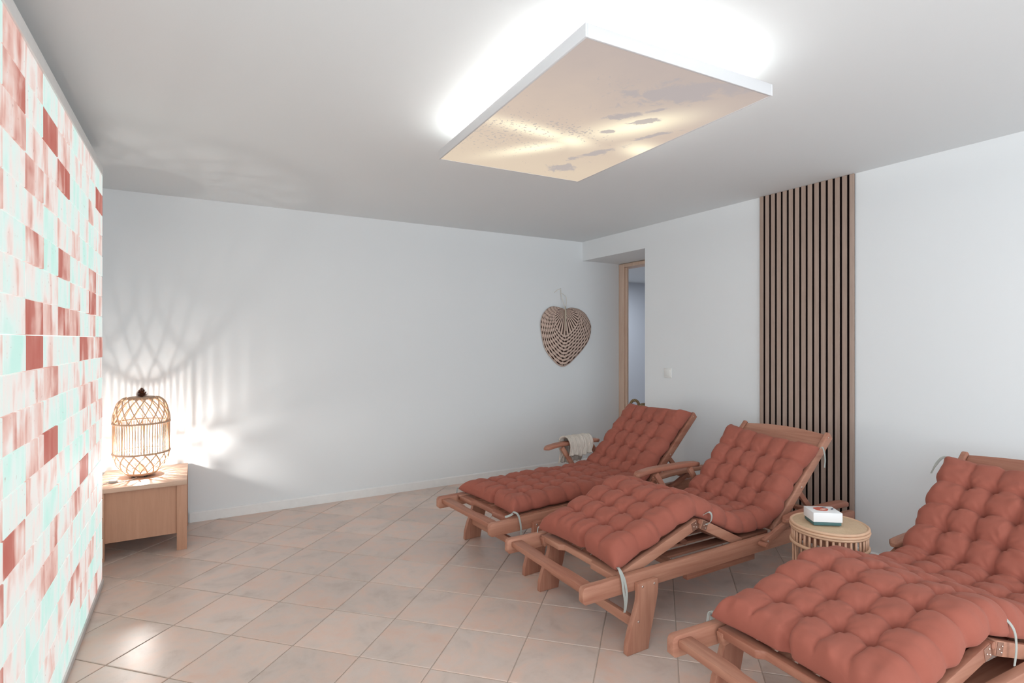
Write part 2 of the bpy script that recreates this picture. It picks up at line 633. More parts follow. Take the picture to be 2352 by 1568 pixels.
def window(name, fr, label):  # both windows are unseen, added to let daylight into the room
    o = tag(empty(name, (0, 0, 0)), label, 'window', None, 'structure')
    for lo, hi in fr:
        MB().box(lo, hi).build('window_frame', M['trim'], o, 0.004)
    return o


window('added_window_1', [((0.2, YF - 0.12, 0.25), (0.26, YF - 0.05, 2.2)), ((3.14, YF - 0.12, 0.25), (3.2, YF - 0.05, 2.2)),
                    ((0.26, YF - 0.12, 0.25), (3.14, YF - 0.05, 0.31)), ((0.26, YF - 0.12, 2.14), (3.14, YF - 0.05, 2.2))],
       'wide white framed window added out of view as a daylight source')
window('added_window_2', [((XL - 0.12, -1.8, 0.55), (XL - 0.05, -1.74, 2.15)), ((XL - 0.12, 0.54, 0.55), (XL - 0.05, 0.6, 2.15)),
                    ((XL - 0.12, -1.74, 0.55), (XL - 0.05, 0.54, 0.61)), ((XL - 0.12, -1.74, 2.09), (XL - 0.05, 0.54, 2.15))],
       'white framed window added out of view in the side wall for daylight')
# skirting
m = MB().prism([(YB, 0.0), (YB - 0.013, 0.0), (YB - 0.013, 0.062), (YB - 0.007, 0.069), (YB, 0.069)], -0.04, XD, 'x')
struct('baseboard_back', m, M['trim'], 'low white skirting board along the back wall', 'skirting')
m = MB().prism([(XR, 0.018), (XR - 0.012, 0.018), (XR - 0.012, 0.040), (XR - 0.006, 0.046), (XR, 0.046)], YF, 1.76, 'y')
struct('baseboard_right', m, M['trim'], 'thin white skirting at the foot of the right wall', 'skirting')
m = MB().box((XR - 0.010, YF, 0.0), (XR - 0.0005, 1.76, 0.0175))
struct('trim_1', m, M['grey'], 'grey sealing strip between right wall and floor', 'trim')

# corridor beyond the doorway
m = MB().box((XD + 0.1, 5.96, 0), (6.6, 6.1, 2.3)).box((6.5, 2.4, 0), (6.6, 5.96, 2.3)).box((XD + 0.1, 2.3, 0), (6.6, 2.4, 2.3))
m.box((XD, YB + 0.15, 0), (XD + 0.1, 5.96, 2.3))
struct('wall_corridor', m, plain('corridor_paint_bluegrey', (0.66, 0.69, 0.74), 0.8, 0.2, var=0.01), 'pale blue grey corridor wall seen through the doorway', 'wall')
m = MB().box((XD + 0.1, 2.3, 2.10), (6.6, 6.1, 2.2))
struct('ceiling_corridor', m, M['ceiling'], 'white corridor ceiling seen through the doorway', 'ceiling')
# door frame in the recess
d = tag(empty('door_1', (XD, 4.0, 0)), 'raw pine door frame standing open in the recess', 'door frame', None, 'structure')
MB().box((-0.012, 0.318, 0), (0.0, 0.3995, 2.06)).build('casing', M['pine'], d, 0.002)
MB().box((0.002, 0.286, 0), (0.022, 0.3995, 2.022)).build('jamb', M['pine'], d, 0.002)
MB().box((-0.012, -0.48, 2.025), (0.0, 0.318, 2.06)).build('casing', M['pine'], d, 0.002)
MB().box((0.002, -0.48, 2.025), (0.135, 0.3995, 2.066)).build('lintel', M['pine'], d, 0.002)
MB().box((0.002, -0.4845, 0), (0.135, -0.44, 2.022)).build('jamb', M['pine'], d, 0.002)
MB().box((0.0, -0.4845, 2.068), (0.1, 0.3995, 2.25)).build('panel_above_door', M['wall'], d)

# ------------------------------------------------------------------ floor tiles
TS, TA, PH = 0.3085, R(44.8), (0.3163, -0.2430)
GAP = 0.0040
HT = TS / 2 - GAP / 2


def clip(poly, ax, lim, keep_less):
    out = []
    for i in range(len(poly)):
        a, b = poly[i], poly[(i + 1) % len(poly)]
        ia = (a[ax] <= lim) == keep_less
        ib = (b[ax] <= lim) == keep_less
        if ia:
            out.append(a)
        if ia != ib:
            q = (lim - a[ax]) / (b[ax] - a[ax])
            out.append((a[0] + (b[0] - a[0]) * q, a[1] + (b[1] - a[1]) * q))
    return out


def tile_mesh(poly):
    n = len(poly)
    cx = sum(p[0] for p in poly) / n
    cy = sum(p[1] for p in poly) / n
    def ins(k):
        r = []
        for a, b in poly:
            L = math.hypot(a - cx, b - cy)
            f = max(0, 1 - k / max(L, 1e-6))
            r.append((cx + (a - cx) * f, cy + (b - cy) * f))
        return r
    vs = [(a, b, -0.006) for a, b in poly] + [(a, b, -0.0014) for a, b in poly] + [(a, b, 0.0) for a, b in ins(0.004)]
    fs = [(i + k * n, (i + 1) % n + k * n, (i + 1) % n + (k + 1) * n, i + (k + 1) * n) for k in (0, 1) for i in range(n)]
    fs.append(tuple(range(2 * n, 3 * n)))
    return vs, fs


sq = [(-HT, -HT), (HT, -HT), (HT, HT), (-HT, HT)]
full = MB().add(*tile_mesh(sq)).mesh('tile', M['tile'])
ca, sa = math.cos(TA), math.sin(TA)
near, rest = [], MB()
for i in range(-14, 40):
    for j in range(-40, 30):
        a, b = (i + PH[0] + 0.5) * TS, (j + PH[1] + 0.5) * TS
        X, Y = ca * a - sa * b, sa * a + ca * b
        cor = [(X + ca * p - sa * q, Y + sa * p + ca * q) for p, q in sq]
        reg = 0
        xs = [c[0] for c in cor]
        ys = [c[1] for c in cor]
        if min(xs) >= XR - 1e-3 and min(ys) < OP - 0.2:
            continue
        pl = cor
        if min(xs) < XL:
            pl = clip(pl, 0, XL, False)
        if max(ys) > YB:
            pl = clip(pl, 1, YB, True) if X < XD else pl
        if len(pl) >= 3 and (Y < OP):
            pl = clip(pl, 0, XR, True) if max(xs) > XR else pl
        elif len(pl) >= 3:
            pl = clip(pl, 0, 5.0, True)
        if len(pl) >= 3:
            pl = clip(pl, 1, YF, False)
        if len(pl) < 3:
            continue
        ar = 0.5 * abs(sum(pl[k][0] * pl[(k + 1) % len(pl)][1] - pl[(k + 1) % len(pl)][0] * pl[k][1] for k in range(len(pl))))
        if ar < 4e-4:
            continue
        # depth in the view decides which tiles are pieces of their own
        dep = X * 0.5022 + Y * 0.8647
        lat = X * 0.8647 - Y * 0.5022
        vis = dep > 0.7 and abs(lat) < dep * 0.98 + 0.3 and X < XD
        if vis:
            if len(pl) == 4 and abs(ar - 4 * HT * HT) < 1e-6:
                o = link('tile', full, floor)
                o.location = (X, Y, 0)
                o.rotation_euler = (0, 0, TA)
            else:
                MB().add(*tile_mesh(pl)).build('tile', M['tile'], floor)
        else:
            rest.add(*tile_mesh(pl))
o = rest.build('tiles_outside_view', M['tile'], floor)
o['kind'] = 'stuff'

# ------------------------------------------------------------------ glowing salt wall
SX = -0.42
BW, BH, SY1, SZ0 = 0.21, 0.1045, 3.51, 0.030
NC, NR = 13, 20
SY0 = SY1 - NC * BW
salt = tag(empty('salt_brick_panel', (SX, 0, 0)), 'tall backlit panel of glowing white and red salt bricks', 'salt wall')
bm_ = MB().box((-0.035, -BW / 2 + 0.0006, -BH / 2 + 0.0016), (0.0, BW / 2 - 0.0006, BH / 2 - 0.0016)).mesh('salt_brick', M['salt'], 0.0015, 1)
for r in range(NR):
    for c in range(NC):
        o = link('salt_brick', bm_, salt)
        o.location = (random.uniform(-0.0012, 0.0012), SY1 - (c + 0.5) * BW, SZ0 + (r + 0.5) * BH)
MB().box((-0.040, SY0, SZ0), (-0.036, SY1, SZ0 + NR * BH)).build('light_sheet', M['joint'], salt)
MB().box((-0.139, SY0, 0.03), (-0.115, SY1, SZ0 + NR * BH)).build('back_board', M['trim'], salt)
MB().box((-0.139, SY0, SZ0 + NR * BH), (0.004, SY1 + 0.001, 2.165)).build('top_fascia', M['trim'], salt, 0.002)
MB().box((-0.139, SY0, 0.001), (0.006, SY1 + 0.002, 0.0295)).build('bottom_rail', M['alu'], salt, 0.002)
MB().box((-0.114, SY0, SZ0), (-0.041, SY0 + 0.02, SZ0 + NR * BH)).build('side_board', M['trim'], salt)
MB().box((-0.114, SY1 - 0.02, SZ0), (-0.041, SY1, SZ0 + NR * BH)).build('side_board', M['trim'], salt)

# ------------------------------------------------------------------ sky panel on the ceiling
SPZ, SPT = 2.13, 0.041
PX, PY = 0.403, 0.596
sky = tag(empty('sky_light_panel', (1.381, 1.810, SPZ), R(-2.2)), 'white framed ceiling light panel with a backlit cloudy sky print', 'ceiling light')
MB().box((-PX + 0.008, -PY + 0.008, 0.0015), (PX - 0.008, PY - 0.008, 0.004)).build('sky_print', M['sky'], sky)
for lo, hi in (((-PX, -PY, 0), (-PX + 0.008, PY, SPT)), ((PX - 0.008, -PY, 0), (PX, PY, SPT)),
               ((-PX + 0.008, -PY, 0), (PX - 0.008, -PY + 0.008, SPT)), ((-PX + 0.008, PY - 0.008, 0), (PX - 0.008, PY, SPT))):
    MB().box(lo, hi).build('frame_side', M['frame'], sky, 0.001)
MB().box((-PX + 0.008, -PY + 0.008, SPT - 0.008), (PX - 0.008, PY - 0.008, SPT - 0.002)).build('back_plate', M['trim'], sky)
I0, I1 = 0.085, 0.10
for lo, hi in (((-PX + I0, -PY + 0.13, SPT), (-PX + I1, PY - 0.13, SPT + 0.004)), ((PX - I1, -PY + 0.13, SPT), (PX - I0, PY - 0.13, SPT + 0.004)),
               ((-PX + 0.13, -PY + I0, SPT), (PX - 0.13, -PY + I1, SPT + 0.004)), ((-PX + 0.13, PY - I1, SPT), (PX - 0.13, PY - I0, SPT + 0.004))):
    MB().box(lo, hi).build('led_strip', M['led'], sky)
for sx in (-1, 1):
    for sy in (-1, 1):
        MB().box((sx * 0.24 - 0.012, sy * 0.4 - 0.012, SPT), (sx * 0.24 + 0.012, sy * 0.4 + 0.012, H - SPZ)).build('spacer', M['trim'], sky)
# unseen copy added behind the camera for more soft top light
added_sky = sky.copy()
C.objects.link(added_sky)
added_sky.location = (1.381, -0.75, SPZ)
added_sky['label'] = 'added copy of the sky print panel behind the viewer, extra top light'
for ch in list(sky.children):
    o = ch.copy()
    C.objects.link(o)
    o.parent = added_sky
sky['group'] = added_sky['group'] = 'sky print ceiling panels'

# ------------------------------------------------------------------ slat panel
PY0, PY1 = 1.766, 2.393
pan = tag(empty('slat_panel', (XR, PY0, 0)), 'tall oak slat wall panel on black felt', 'wall panel')
MB().box((-0.009, 0.003, 0.001), (-0.0005, PY1 - PY0 - 0.003, H - 0.001)).build('felt_backing', M['felt'], pan)
pitch = (PY1 - PY0 + 0.0125) / 15
sl = MB().box((-0.0155, 0, 0.001), (-0.0095, 0.0275, H - 0.001)).mesh('slat', M['slat'], 0.0008, 1)
for k in range(15):
    o = link('slat', sl, pan)
    o.location = (0, k * pitch, 0)

# ------------------------------------------------------------------ light switch
sw = tag(empty('light_switch', (XR, 3.243, 0.996)), 'small white square light switch on the right wall', 'light switch')
MB().box((-0.009, -0.04, -0.04), (-0.0005, 0.04, 0.04)).build('plate', M['plastic'], sw, 0.003)
MB().box((-0.0135, -0.028, -0.028), (-0.0091, 0.028, 0.028)).build('rocker', M['plastic'], sw, 0.002)

# ------------------------------------------------------------------ loungers
def arm(mb, x0, x1, z, y, drop):
    """curved armrest board, lofted along x"""
    n = 22
    vs, fs = [], []
    sec = 12
    for i in range(n + 1):
        q = i / n
        x = x0 + (x1 - x0) * q
        zz = z - drop * max(0, 1 - q / 0.34) ** 2 - 0.008 * max(0, (q - 0.7) / 0.3) ** 2
        e = min(q, 1 - q) * (x1 - x0)
        rr = 0.030
        k = math.sqrt(max(0.0, 1 - (1 - min(e / rr, 1)) ** 2))
        hw = 0.029 * (0.35 + 0.65 * k) if e > 0 else 0.010
        ht = 0.0145 * (0.55 + 0.45 * k)
        for a in range(sec):
            t = 2 * pi * a / sec + pi / sec
            c, s_ = math.cos(t), math.sin(t)
            px = math.copysign(abs(c) ** 0.45, c) * hw
            pz = math.copysign(abs(s_) ** 0.45, s_) * ht
            vs.append((x, y + px, zz - 0.0145 + pz))
    for i in range(n):
        for a in range(sec):
            b = (a + 1) % sec
            fs.append((i * sec + a, i * sec + b, (i + 1) * sec + b, (i + 1) * sec + a))
    fs.append(tuple(range(sec - 1, -1, -1)))
    fs.append(tuple(n * sec + a for a in range(sec)))
    mb.add(vs, fs)


def screw(parent, x, y, z, sy, r=0.0055):
    p = [(0.0, 0.0)]
    o = MB().lathe([(r, 0), (r, 0.001), (r * 0.7, 0.0024), (r * 0.25, 0.003)], 10)
    vs = [(x + a, y + sy * c, z + b) for a, b, c in o.v]
    o.v = vs
    return o.build('screw', M['metal'], parent, smooth=True)


HWD = 0.3085
RB0, RB1 = (1.245, 0.292), (1.745, 0.742)          # backrest stile, local x,z


def lounger(label, loc, rz, knee, arms, da=0.0, kz=0.436, cat='sun lounger'):
    o = tag(empty('deck_lounger', (loc[0], loc[1], 0), rz), label, cat, 'wooden loungers in a row')
    for s in (-1, 1):
        y0, y1 = sorted((s * HWD, s * (HWD - 0.028)))
        poly = [(0.0, 0.252), (0.012, 0.240), (1.90, 0.240), (1.915, 0.255), (1.915, 0.300), (1.905, 0.310), (0.018, 0.310), (0.006, 0.306), (0.0, 0.294)]
        MB().prism(poly, y0, y1).build('side_rail', M['wx'], o, 0.0028)
        # sabre legs outside the rails
        ya, yb = sorted((s * (HWD + 0.0005), s * (HWD + 0.026)))
        leg = [(0.262, 0.276), (0.265, 0.236), (0.262, 0.20), (0.250, 0.165), (0.222, 0.10), (0.206, 0.045), (0.203, 0.0), (0.318, 0.0),
               (0.330, 0.06), (0.352, 0.14), (0.372, 0.22), (0.376, 0.268), (0.370, 0.278)]
        lg = MB().prism(leg, ya, yb).build('leg', M['wz'], o, 0.003)
        leg2 = [(1.86 - (a - 0.2), b) for a, b in leg][::-1]
        MB().prism(leg2, ya, yb).build('leg', M['wz'], o, 0.003)
        for sx, sz in ((0.285, 0.262), (0.350, 0.262), (0.262, 0.125)):
            screw(lg, sx, s * (HWD + 0.026), sz, s)
        # lower support rail under the knee joint
        yc = s * (HWD - 0.075)
        MB().box((0.64, yc - 0.014, 0.176), (1.12, yc + 0.014, 0.208)).build('support_rail', M['wx'], o, 0.003)
        MB().box((0.655, yc - 0.018, 0.2085), (0.70, yc + 0.018, 0.2395)).build('support_block', M['wy'], o, 0.003)
        MB().box((1.055, yc - 0.018, 0.2085), (1.10, yc + 0.018, 0.2395)).build('support_block', M['wy'], o, 0.003)
    inn = HWD - 0.0285
    # crosspieces
    MB().prism([(0.022, -inn), (0.022, inn), (0.078, inn), (0.078, 0.10), (0.070, 0.06), (0.070, -0.06), (0.078, -0.10), (0.078, -inn)], 0.272, 0.298, 'z').build('foot_bar', M['wy'], o, 0.004)
    MB().bar((0.262, -HWD + 0.0, 0.112), (0.262, HWD, 0.112), 0.040, 0.022, (0, 0, 1)).build('stretcher', M['wy'], o, 0.002)
    MB().bar((1.80, -HWD, 0.112), (1.80, HWD, 0.112), 0.040, 0.022, (0, 0, 1)).build('stretcher', M['wy'], o, 0.002)
    for x in (0.56, 1.16, 1.86):
        MB().box((x, -inn, 0.242), (x + 0.04, inn, 0.262)).build('cross_member', M['wy'], o, 0.002)
    for k in range(6):
        y = -0.2125 + k * 0.085
        MB().box((0.60, y - 0.026, 0.246), (1.16, y + 0.026, 0.258)).build('base_slat', M['wx'], o, 0.002)
    # leg section and thigh section
    if knee:
        F, K, T = (0.185, 0.272), (0.690, kz), (0.985, 0.290)
    else:
        F, K, T = (0.130, 0.2965), (0.690, 0.2965), (1.10, 0.2965)
    for (a, b, nm, q0) in ((F, K, 'leg', 0), (K, T, 'thigh', 1)):
        dx, dz = b[0] - a[0], b[1] - a[1]
        L = math.hypot(dx, dz)
        dx, dz = dx / L, dz / L
        e0, e1 = (0.0, 0.010) if q0 == 0 else (0.022, 0.0)
        A = (a[0] + dx * e0, a[1] + dz * e0)
        B = (b[0] - dx * e1, b[1] - dz * e1)
        for s in (-1, 1):
            y = s * (inn - 0.022)
            MB().bar((A[0], y, A[1]), (B[0], y, B[1]), 0.026, 0.044 if knee else 0.027).build(nm + '_stile', M['wx'], o, 0.003)
        nsl = 7
        wy = 2 * (inn - 0.037)
        c0 = (A[0] + dx * 0.05, A[1] + dz * 0.05)
        c1 = (B[0] - dx * 0.03, B[1] - dz * 0.03)
        for k in range(nsl):
            y = -wy / 2 + (k + 0.5) * wy / nsl
            off = 0.003
            MB().bar((c0[0] - dz * off, y, c0[1] + dx * off), (c1[0] - dz * off, y, c1[1] + dx * off), wy / nsl - 0.021, 0.013).build(nm + '_slat', M['wx'], o, 0.002)
        # cross bars at both ends
        for (pt, sg) in ((A, 1), (B, -1)):
            if nm == 'leg' and sg == 1:
                u0, u1 = pt[0], pt[0] + 0.056
                zt = 0.296 if knee else 0.2965
                MB().prism([(u0, -inn + 0.012), (u1, -inn + 0.012), (u1, inn - 0.012), (u0, inn - 0.012), (u0, 0.12), (u0 + 0.022, 0.10),
                            (u0 + 0.022, -0.10), (u0, -0.12)], zt - 0.018, zt + 0.010, 'z').build('handle_bar', M['wy'], o, 0.004)
            else:
                p = (pt[0] + sg * dx * 0.02 + dz * 0.012, pt[1] + sg * dz * 0.02 - dx * 0.012)
                MB().bar((p[0], -inn + 0.037, p[1]), (p[0], inn - 0.037, p[1]), 0.03, 0.016, (dx, 0, dz)).build('cross_bar', M['wy'], o, 0.002)
        if knee:
            pt, sg = (B, -1) if nm == 'leg' else (A, 1)
            for s in (-1, 1):
                y = s * (inn - 0.0085)
                p = (pt[0] + sg * dx * 0.020, pt[1] + sg * dz * 0.020)
                hp = MB().bar((p[0] - sg * dx * 0.018, y, p[1] - sg * dz * 0.018), (p[0] + sg * dx * 0.018, y, p[1] + sg * dz * 0.018), 0.0016, 0.038).build('hinge_plate', M['hinge'], o)
                for (e, f) in ((0.008, 0.009), (0.008, -0.009), (-0.007, 0.0)):
                    screw(hp, p[0] + dx * e - dz * f, s * (inn - 0.0075), p[1] + dz * e + dx * f, s, 0.003)
    if knee:
        MB().tube([(K[0] + 0.008, -inn + 0.01, K[1] + 0.004), (K[0] + 0.008, inn - 0.01, K[1] + 0.004)], 0.011, 12).build('knee_dowel', M['wy'], o, smooth='auto')
        for s in (-1, 1):
            MB().bar((0.60, s * 0.09, kz - 0.043), (0.80, s * 0.09, 0.268), 0.018, 0.026).build('knee_prop', M['wx'], o, 0.002)
    else:
        for s in (-1, 1):
            MB().box((0.672, s * (inn - 0.0085) - 0.0008, 0.285), (0.712, s * (inn - 0.0085) + 0.0008, 0.308)).build('hinge_plate', M['hinge'], o)
    # seat slats between thigh section and backrest
    xs = T[0] + 0.012
    for k in range(6):
        y = -0.2125 + k * 0.085
        MB().box((xs, y - 0.026, 0.285), (1.235, y + 0.026, 0.298)).build('seat_slat', M['wx'], o, 0.002)
    MB().box((1.20, -inn, 0.265), (1.238, inn, 0.2845)).build('seat_bar', M['wy'], o, 0.002)
    # backrest
    dx, dz = RB1[0] - RB0[0], RB1[1] - RB0[1]
    L = math.hypot(dx, dz)
    dx, dz = dx / L, dz / L
    for s in (-1, 1):
        y = s * (inn - 0.020)
        bs = MB().bar((RB0[0], y, RB0[1]), (RB1[0], y, RB1[1]), 0.028, 0.050).build('back_stile', M['wx'], o, 0.008, 3)
        screw(bs, RB1[0] - dx * 0.03 - dz * 0.012, s * (inn - 0.006), RB1[1] - dz * 0.03 + dx * 0.012, s, 0.004)
        screw(bs, RB0[0] + dx * 0.30, s * (inn - 0.006), RB0[1] + dz * 0.30, s)
        # prop behind the backrest
        p = (RB0[0] + dx * 0.30, RB0[1] + dz * 0.30)
        MB().bar((p[0] + 0.01, s * (inn - 0.05), p[1] - 0.01), (p[0] + 0.22, s * (inn - 0.05), 0.275), 0.018, 0.030).build('back_prop', M['wx'], o, 0.003)
    # crossbar with an arched top edge, in the plane of the backrest
    cb, wy = MB(), inn - 0.0355
    vs = []
    N = 20
    for i in range(N + 1):
        y = -wy + 2 * wy * i / N
        top = L - 0.012 + 0.020 * math.cos(pi / 2 * y / wy)
        for (t_, n_) in ((L - 0.125, -0.006), (top, -0.006), (top, 0.016), (L - 0.125, 0.016)):
            vs.append((RB0[0] + dx * t_ - dz * n_, y, RB0[1] + dz * t_ + dx * n_))
    fs = [(0, 1, 2, 3), tuple(4 * N + k for k in (3, 2, 1, 0))]
    fs += [(4 * i + k, 4 * i + 4 + k, 4 * i + 4 + (k + 1) % 4, 4 * i + (k + 1) % 4) for i in range(N) for k in range(4)]
    cb.add(vs, fs).build('crest_rail', M['wy'], o, 0.004)
    p = (RB0[0] + dx * 0.07, RB0[1] + dz * 0.07)
    MB().bar((p[0], -wy, p[1]), (p[0], wy, p[1]), 0.05, 0.02, (dx, 0, dz)).build('back_bar', M['wy'], o, 0.003)
    for k in range(6):
        y = -wy + (k + 0.5) * 2 * wy / 6
        a, b = 0.10, L - 0.128
        MB().bar((RB0[0] + dx * a - dz * 0.006, y, RB0[1] + dz * a + dx * 0.006), (RB0[0] + dx * b - dz * 0.006, y, RB0[1] + dz * b + dx * 0.006), 0.055, 0.013).build('back_slat', M['wx'], o, 0.002)
    # armrests
    for s, mode in arms.items():
        y = s * (HWD + 0.026)
        mb = MB()
        if mode == 'up':
            arm(mb, 0.862, 1.385, 0.531, y, 0.020)
            st = [((1.012, 0.492), (1.185, 0.262)), ((1.290, 0.498), (1.455, 0.262))]
        else:
            arm(mb, 1.225 + da, 1.775 + da, 0.402, y, 0.014)
            st = [((1.310 + da, 0.372), (1.080 + da, 0.290)), ((1.620 + da, 0.372), (1.40 + da, 0.285))]
        mb.build('armrest', M['wx'], o, smooth='auto')
        for a, b in st:
            ast = MB().bar((a[0], y - s * 0.010, a[1]), (b[0], y - s * 0.010, b[1]), 0.022, 0.032).build('arm_strut', M['wx'], o, 0.004)
            screw(ast, a[0] + (b[0] - a[0]) * 0.10, y + s * 0.001, a[1] + (b[1] - a[1]) * 0.10, s)
            screw(ast, a[0] + (b[0] - a[0]) * 0.92, y + s * 0.001, a[1] + (b[1] - a[1]) * 0.92, s)
        if mode != 'up' and not (da and s > 0):
            MB().tube([(1.062 + da, y - s * 0.02, 0.288), (1.062 + da, y + s * 0.024, 0.288)], 0.012, 12).build('dowel', M['wy'], o, smooth='auto')
    return o


# ------------------------------------------------------------------ tufted cushions
def vnoise(shape, cells, amp=1.0):
    """smooth random field on a grid"""
    g = rng.standard_normal((cells[0] + 3, cells[1] + 3))
    a = np.linspace(0, cells[0], shape[0])
    b = np.linspace(0, cells[1], shape[1])
    def ker(x):
        i = np.floor(x).astype(int)
        f = x - i
        f = f * f * (3 - 2 * f)
        return i, f
    i, fi = ker(a)
    j, fj = ker(b)
    G = lambda p, q: g[np.ix_(p, q)]
    r = (G(i, j) * (1 - fj) + G(i, j + 1) * fj) * (1 - fi)[:, None] + (G(i + 1, j) * (1 - fj) + G(i + 1, j + 1) * fj) * fi[:, None]
    return r * amp


def cushion(label, loc, rz, path, half, top_t, ties, sag=0.035, skew=0.0, fold=0.1):
    o = tag(empty('lounger_cushion', (loc[0], loc[1], 0), rz), label, 'cushion', 'tufted terracotta lounger cushions')
    P = np.array(path, float)
    seg = np.hypot(*np.diff(P, axis=0).T)
    cum = np.r_[0, np.cumsum(seg)]
    ds = 0.005
    s = np.arange(0, cum[-1], ds)
    X = np.interp(s, cum, P[:, 0])
    Z = np.interp(s, cum, P[:, 1])
    k = int(3 * sag / ds)
    ker = np.exp(-0.5 * (np.arange(-k, k + 1) * ds / sag) ** 2)
    ker /= ker.sum()
    def sm(v):
        d0, d1 = v[1] - v[0], v[-1] - v[-2]
        e = np.r_[v[0] + d0 * np.arange(-k, 0), v, v[-1] + d1 * np.arange(1, k + 1)]
        return np.convolve(e, ker, 'valid')
    X, Z = sm(X), sm(Z)
    tx, tz = np.gradient(X), np.gradient(Z)
    l = np.hypot(tx, tz)
    tx, tz = tx / l, tz / l
    s = np.r_[0, np.cumsum(np.hypot(np.diff(X), np.diff(Z)))]
    Lt = s[-1]
    N, Mm = len(s), 101
    t = np.linspace(-1, 1, Mm)
    SS, TT = np.meshgrid(s, t, indexing='ij')
    # tuft grid with a little irregularity
    wx_ = vnoise((N, Mm), (14, 5), 0.0045)
    wt_ = vnoise((N, Mm), (14, 5), 0.0045)
    Y0 = TT * half + wt_
    S0 = SS + wx_
    cols = np.array([-0.536, -0.179, 0.179, 0.536]) * half
    mrg = 0.165
    nr = int(round((Lt - 2 * mrg) / 0.118)) + 1
    rows = np.linspace(mrg, Lt - mrg, nr)
    def cellfun(v, lines):
        d = np.abs(v[..., None] - lines).min(-1)
        pitch_ = lines[1] - lines[0]
        q = np.clip(d / (pitch_ / 2), 0, 1)
        return 1 - (1 - q) ** 2.3, d
    cu, du = cellfun(Y0, cols)
    cv, dv = cellfun(S0, rows)
    b = 0.36 * np.power(np.clip(cu * cv, 1e-6, 1), 0.42) + 0.64 * np.sqrt(np.clip(1 - (1 - cu) * (1 - cv), 0, 1))
    inrow = (S0 > rows[0] - 0.02) & (S0 < rows[-1] + 0.02)
    dtuft = np.hypot(du, dv)
    dip = np.exp(-(dtuft / 0.020) ** 2)
    dt = half * (1 - np.abs(TT))
    dsn = np.minimum(SS, Lt - SS)
    def ef(d, r_):
        q = 1 - np.clip(d / r_, 0, 1)
        return np.sqrt(np.clip(1 - q * q, 0, 1))
    E = ef(dt, 0.062) * ef(dsn, 0.068)
    ang = np.arctan2(du, dv + 1e-6)
    phs = vnoise((N, Mm), (nr, 5), 3.0)
    wr = 0.0030 * np.cos(7 * ang + phs) * np.exp(-(dtuft / 0.050) ** 2) * (1 - np.exp(-(dtuft / 0.014) ** 2))
    sh = (N, Mm)
    wr += vnoise(sh, (60, 14), 0.0016) + vnoise(sh, (24, 6), 0.0014)
    side_p = vnoise(sh, (int(Lt / 0.022), 6), 0.0046) * np.exp(-dt / 0.040)
    end_p = vnoise(sh, (18, 22), 0.0050) * np.exp(-dsn / 0.060)
    big = 1 + vnoise(sh, (9, 3), 0.07)
    topz = top_t * E * (0.20 + 0.80 * b) * big - 0.016 * dip * np.minimum(1, E) + (wr + side_p + end_p) * np.minimum(1, E * 1.3)
    fl = fold * half + 0.03 * (SS - 0.05)
    topz -= 0.034 * np.exp(-((TT * half - fl) / 0.010) ** 2) * np.exp(-(SS / 0.085) ** 2) * E
    botz = -0.024 * np.power(E, 0.7)
    # outline: flared corners, scalloped long edges
    corner = np.exp(-dsn / 0.055)
    hw = half * (1 + 0.045 * corner) - 0.010 * np.exp(-(dv / 0.02) ** 2) * (1 - corner) - 0.006 * (1 - corner)
    hw = hw + vnoise((N, 3), (26, 1), 0.0035)[:, :1]
    YY = TT * hw
    bow = 0.026 * (1 - np.abs(TT) ** 2.5) * np.exp(-dsn / 0.05) * np.sign(Lt / 2 - SS)
    bow = bow + 0.030 * np.exp(-((TT * half - fold * half) / 0.016) ** 2) * np.exp(-SS / 0.03) + skew * TT * np.exp(-(Lt - SS) / 0.16)
    def surf(h):
        xx = X[:, None] + tx[:, None] * bow - tz[:, None] * h
        zz = Z[:, None] + tz[:, None] * bow + tx[:, None] * h
        return np.stack([xx, YY, zz], -1)
    A = surf(topz)
    B = surf(botz)[:, 1:-1][:, ::-1]
    G = np.concatenate([A, B], 1)
    n2 = G.shape[1]
    idx = np.arange(N * n2).reshape(N, n2)
    a, bq = idx[:-1], idx[1:]
    f = np.stack([a, np.roll(a, -1, 1), np.roll(bq, -1, 1), bq], -1).reshape(-1, 4)
    me = bpy.data.meshes.new('cushion_cover')
    me.from_pydata(G.reshape(-1, 3).tolist(), [], f.tolist())
    bm = bmesh.new()
    bm.from_mesh(me)
    bmesh.ops.remove_doubles(bm, verts=bm.verts, dist=1e-5)
    bmesh.ops.recalc_face_normals(bm, faces=bm.faces)
    bm.to_mesh(me)
    bm.free()
    for p in me.polygons:
        p.use_smooth = True
    me.materials.append(M['cushion'])
    link('cover', me, o)
    # tapes
    def at(sv, tv, lift=0.0):
        i = int(np.clip(np.searchsorted(s, sv), 0, N - 1))
        j = int(round((tv + 1) / 2 * (Mm - 1)))
        return Vector(A[i, j]) + Vector((0, 0, lift))
    for (sv, tv, offs, side) in ties:
        p = at(sv if sv >= 0 else Lt + sv, tv)
        mb = MB()
        pts = [p + Vector(q) for q in offs]
        # smooth the polyline
        cur = []
        for i in range(len(pts) - 1):
            p0, p1, p2, p3 = pts[max(i - 1, 0)], pts[i], pts[i + 1], pts[min(i + 2, len(pts) - 1)]
            for q in range(6):
                u = q / 6
                cur.append(0.5 * ((2 * p1) + (p2 - p0) * u + (2 * p0 - 5 * p1 + 4 * p2 - p3) * u * u + (3 * p1 - 3 * p2 + p3 - p0) * u ** 3))
        cur.append(pts[-1])
        mb.ribbon(cur, 0.011, side)
        tie = mb.build('tie_tape', M['tie'], o)
        tie['label'] = 'grey cotton tie tape'
    return o


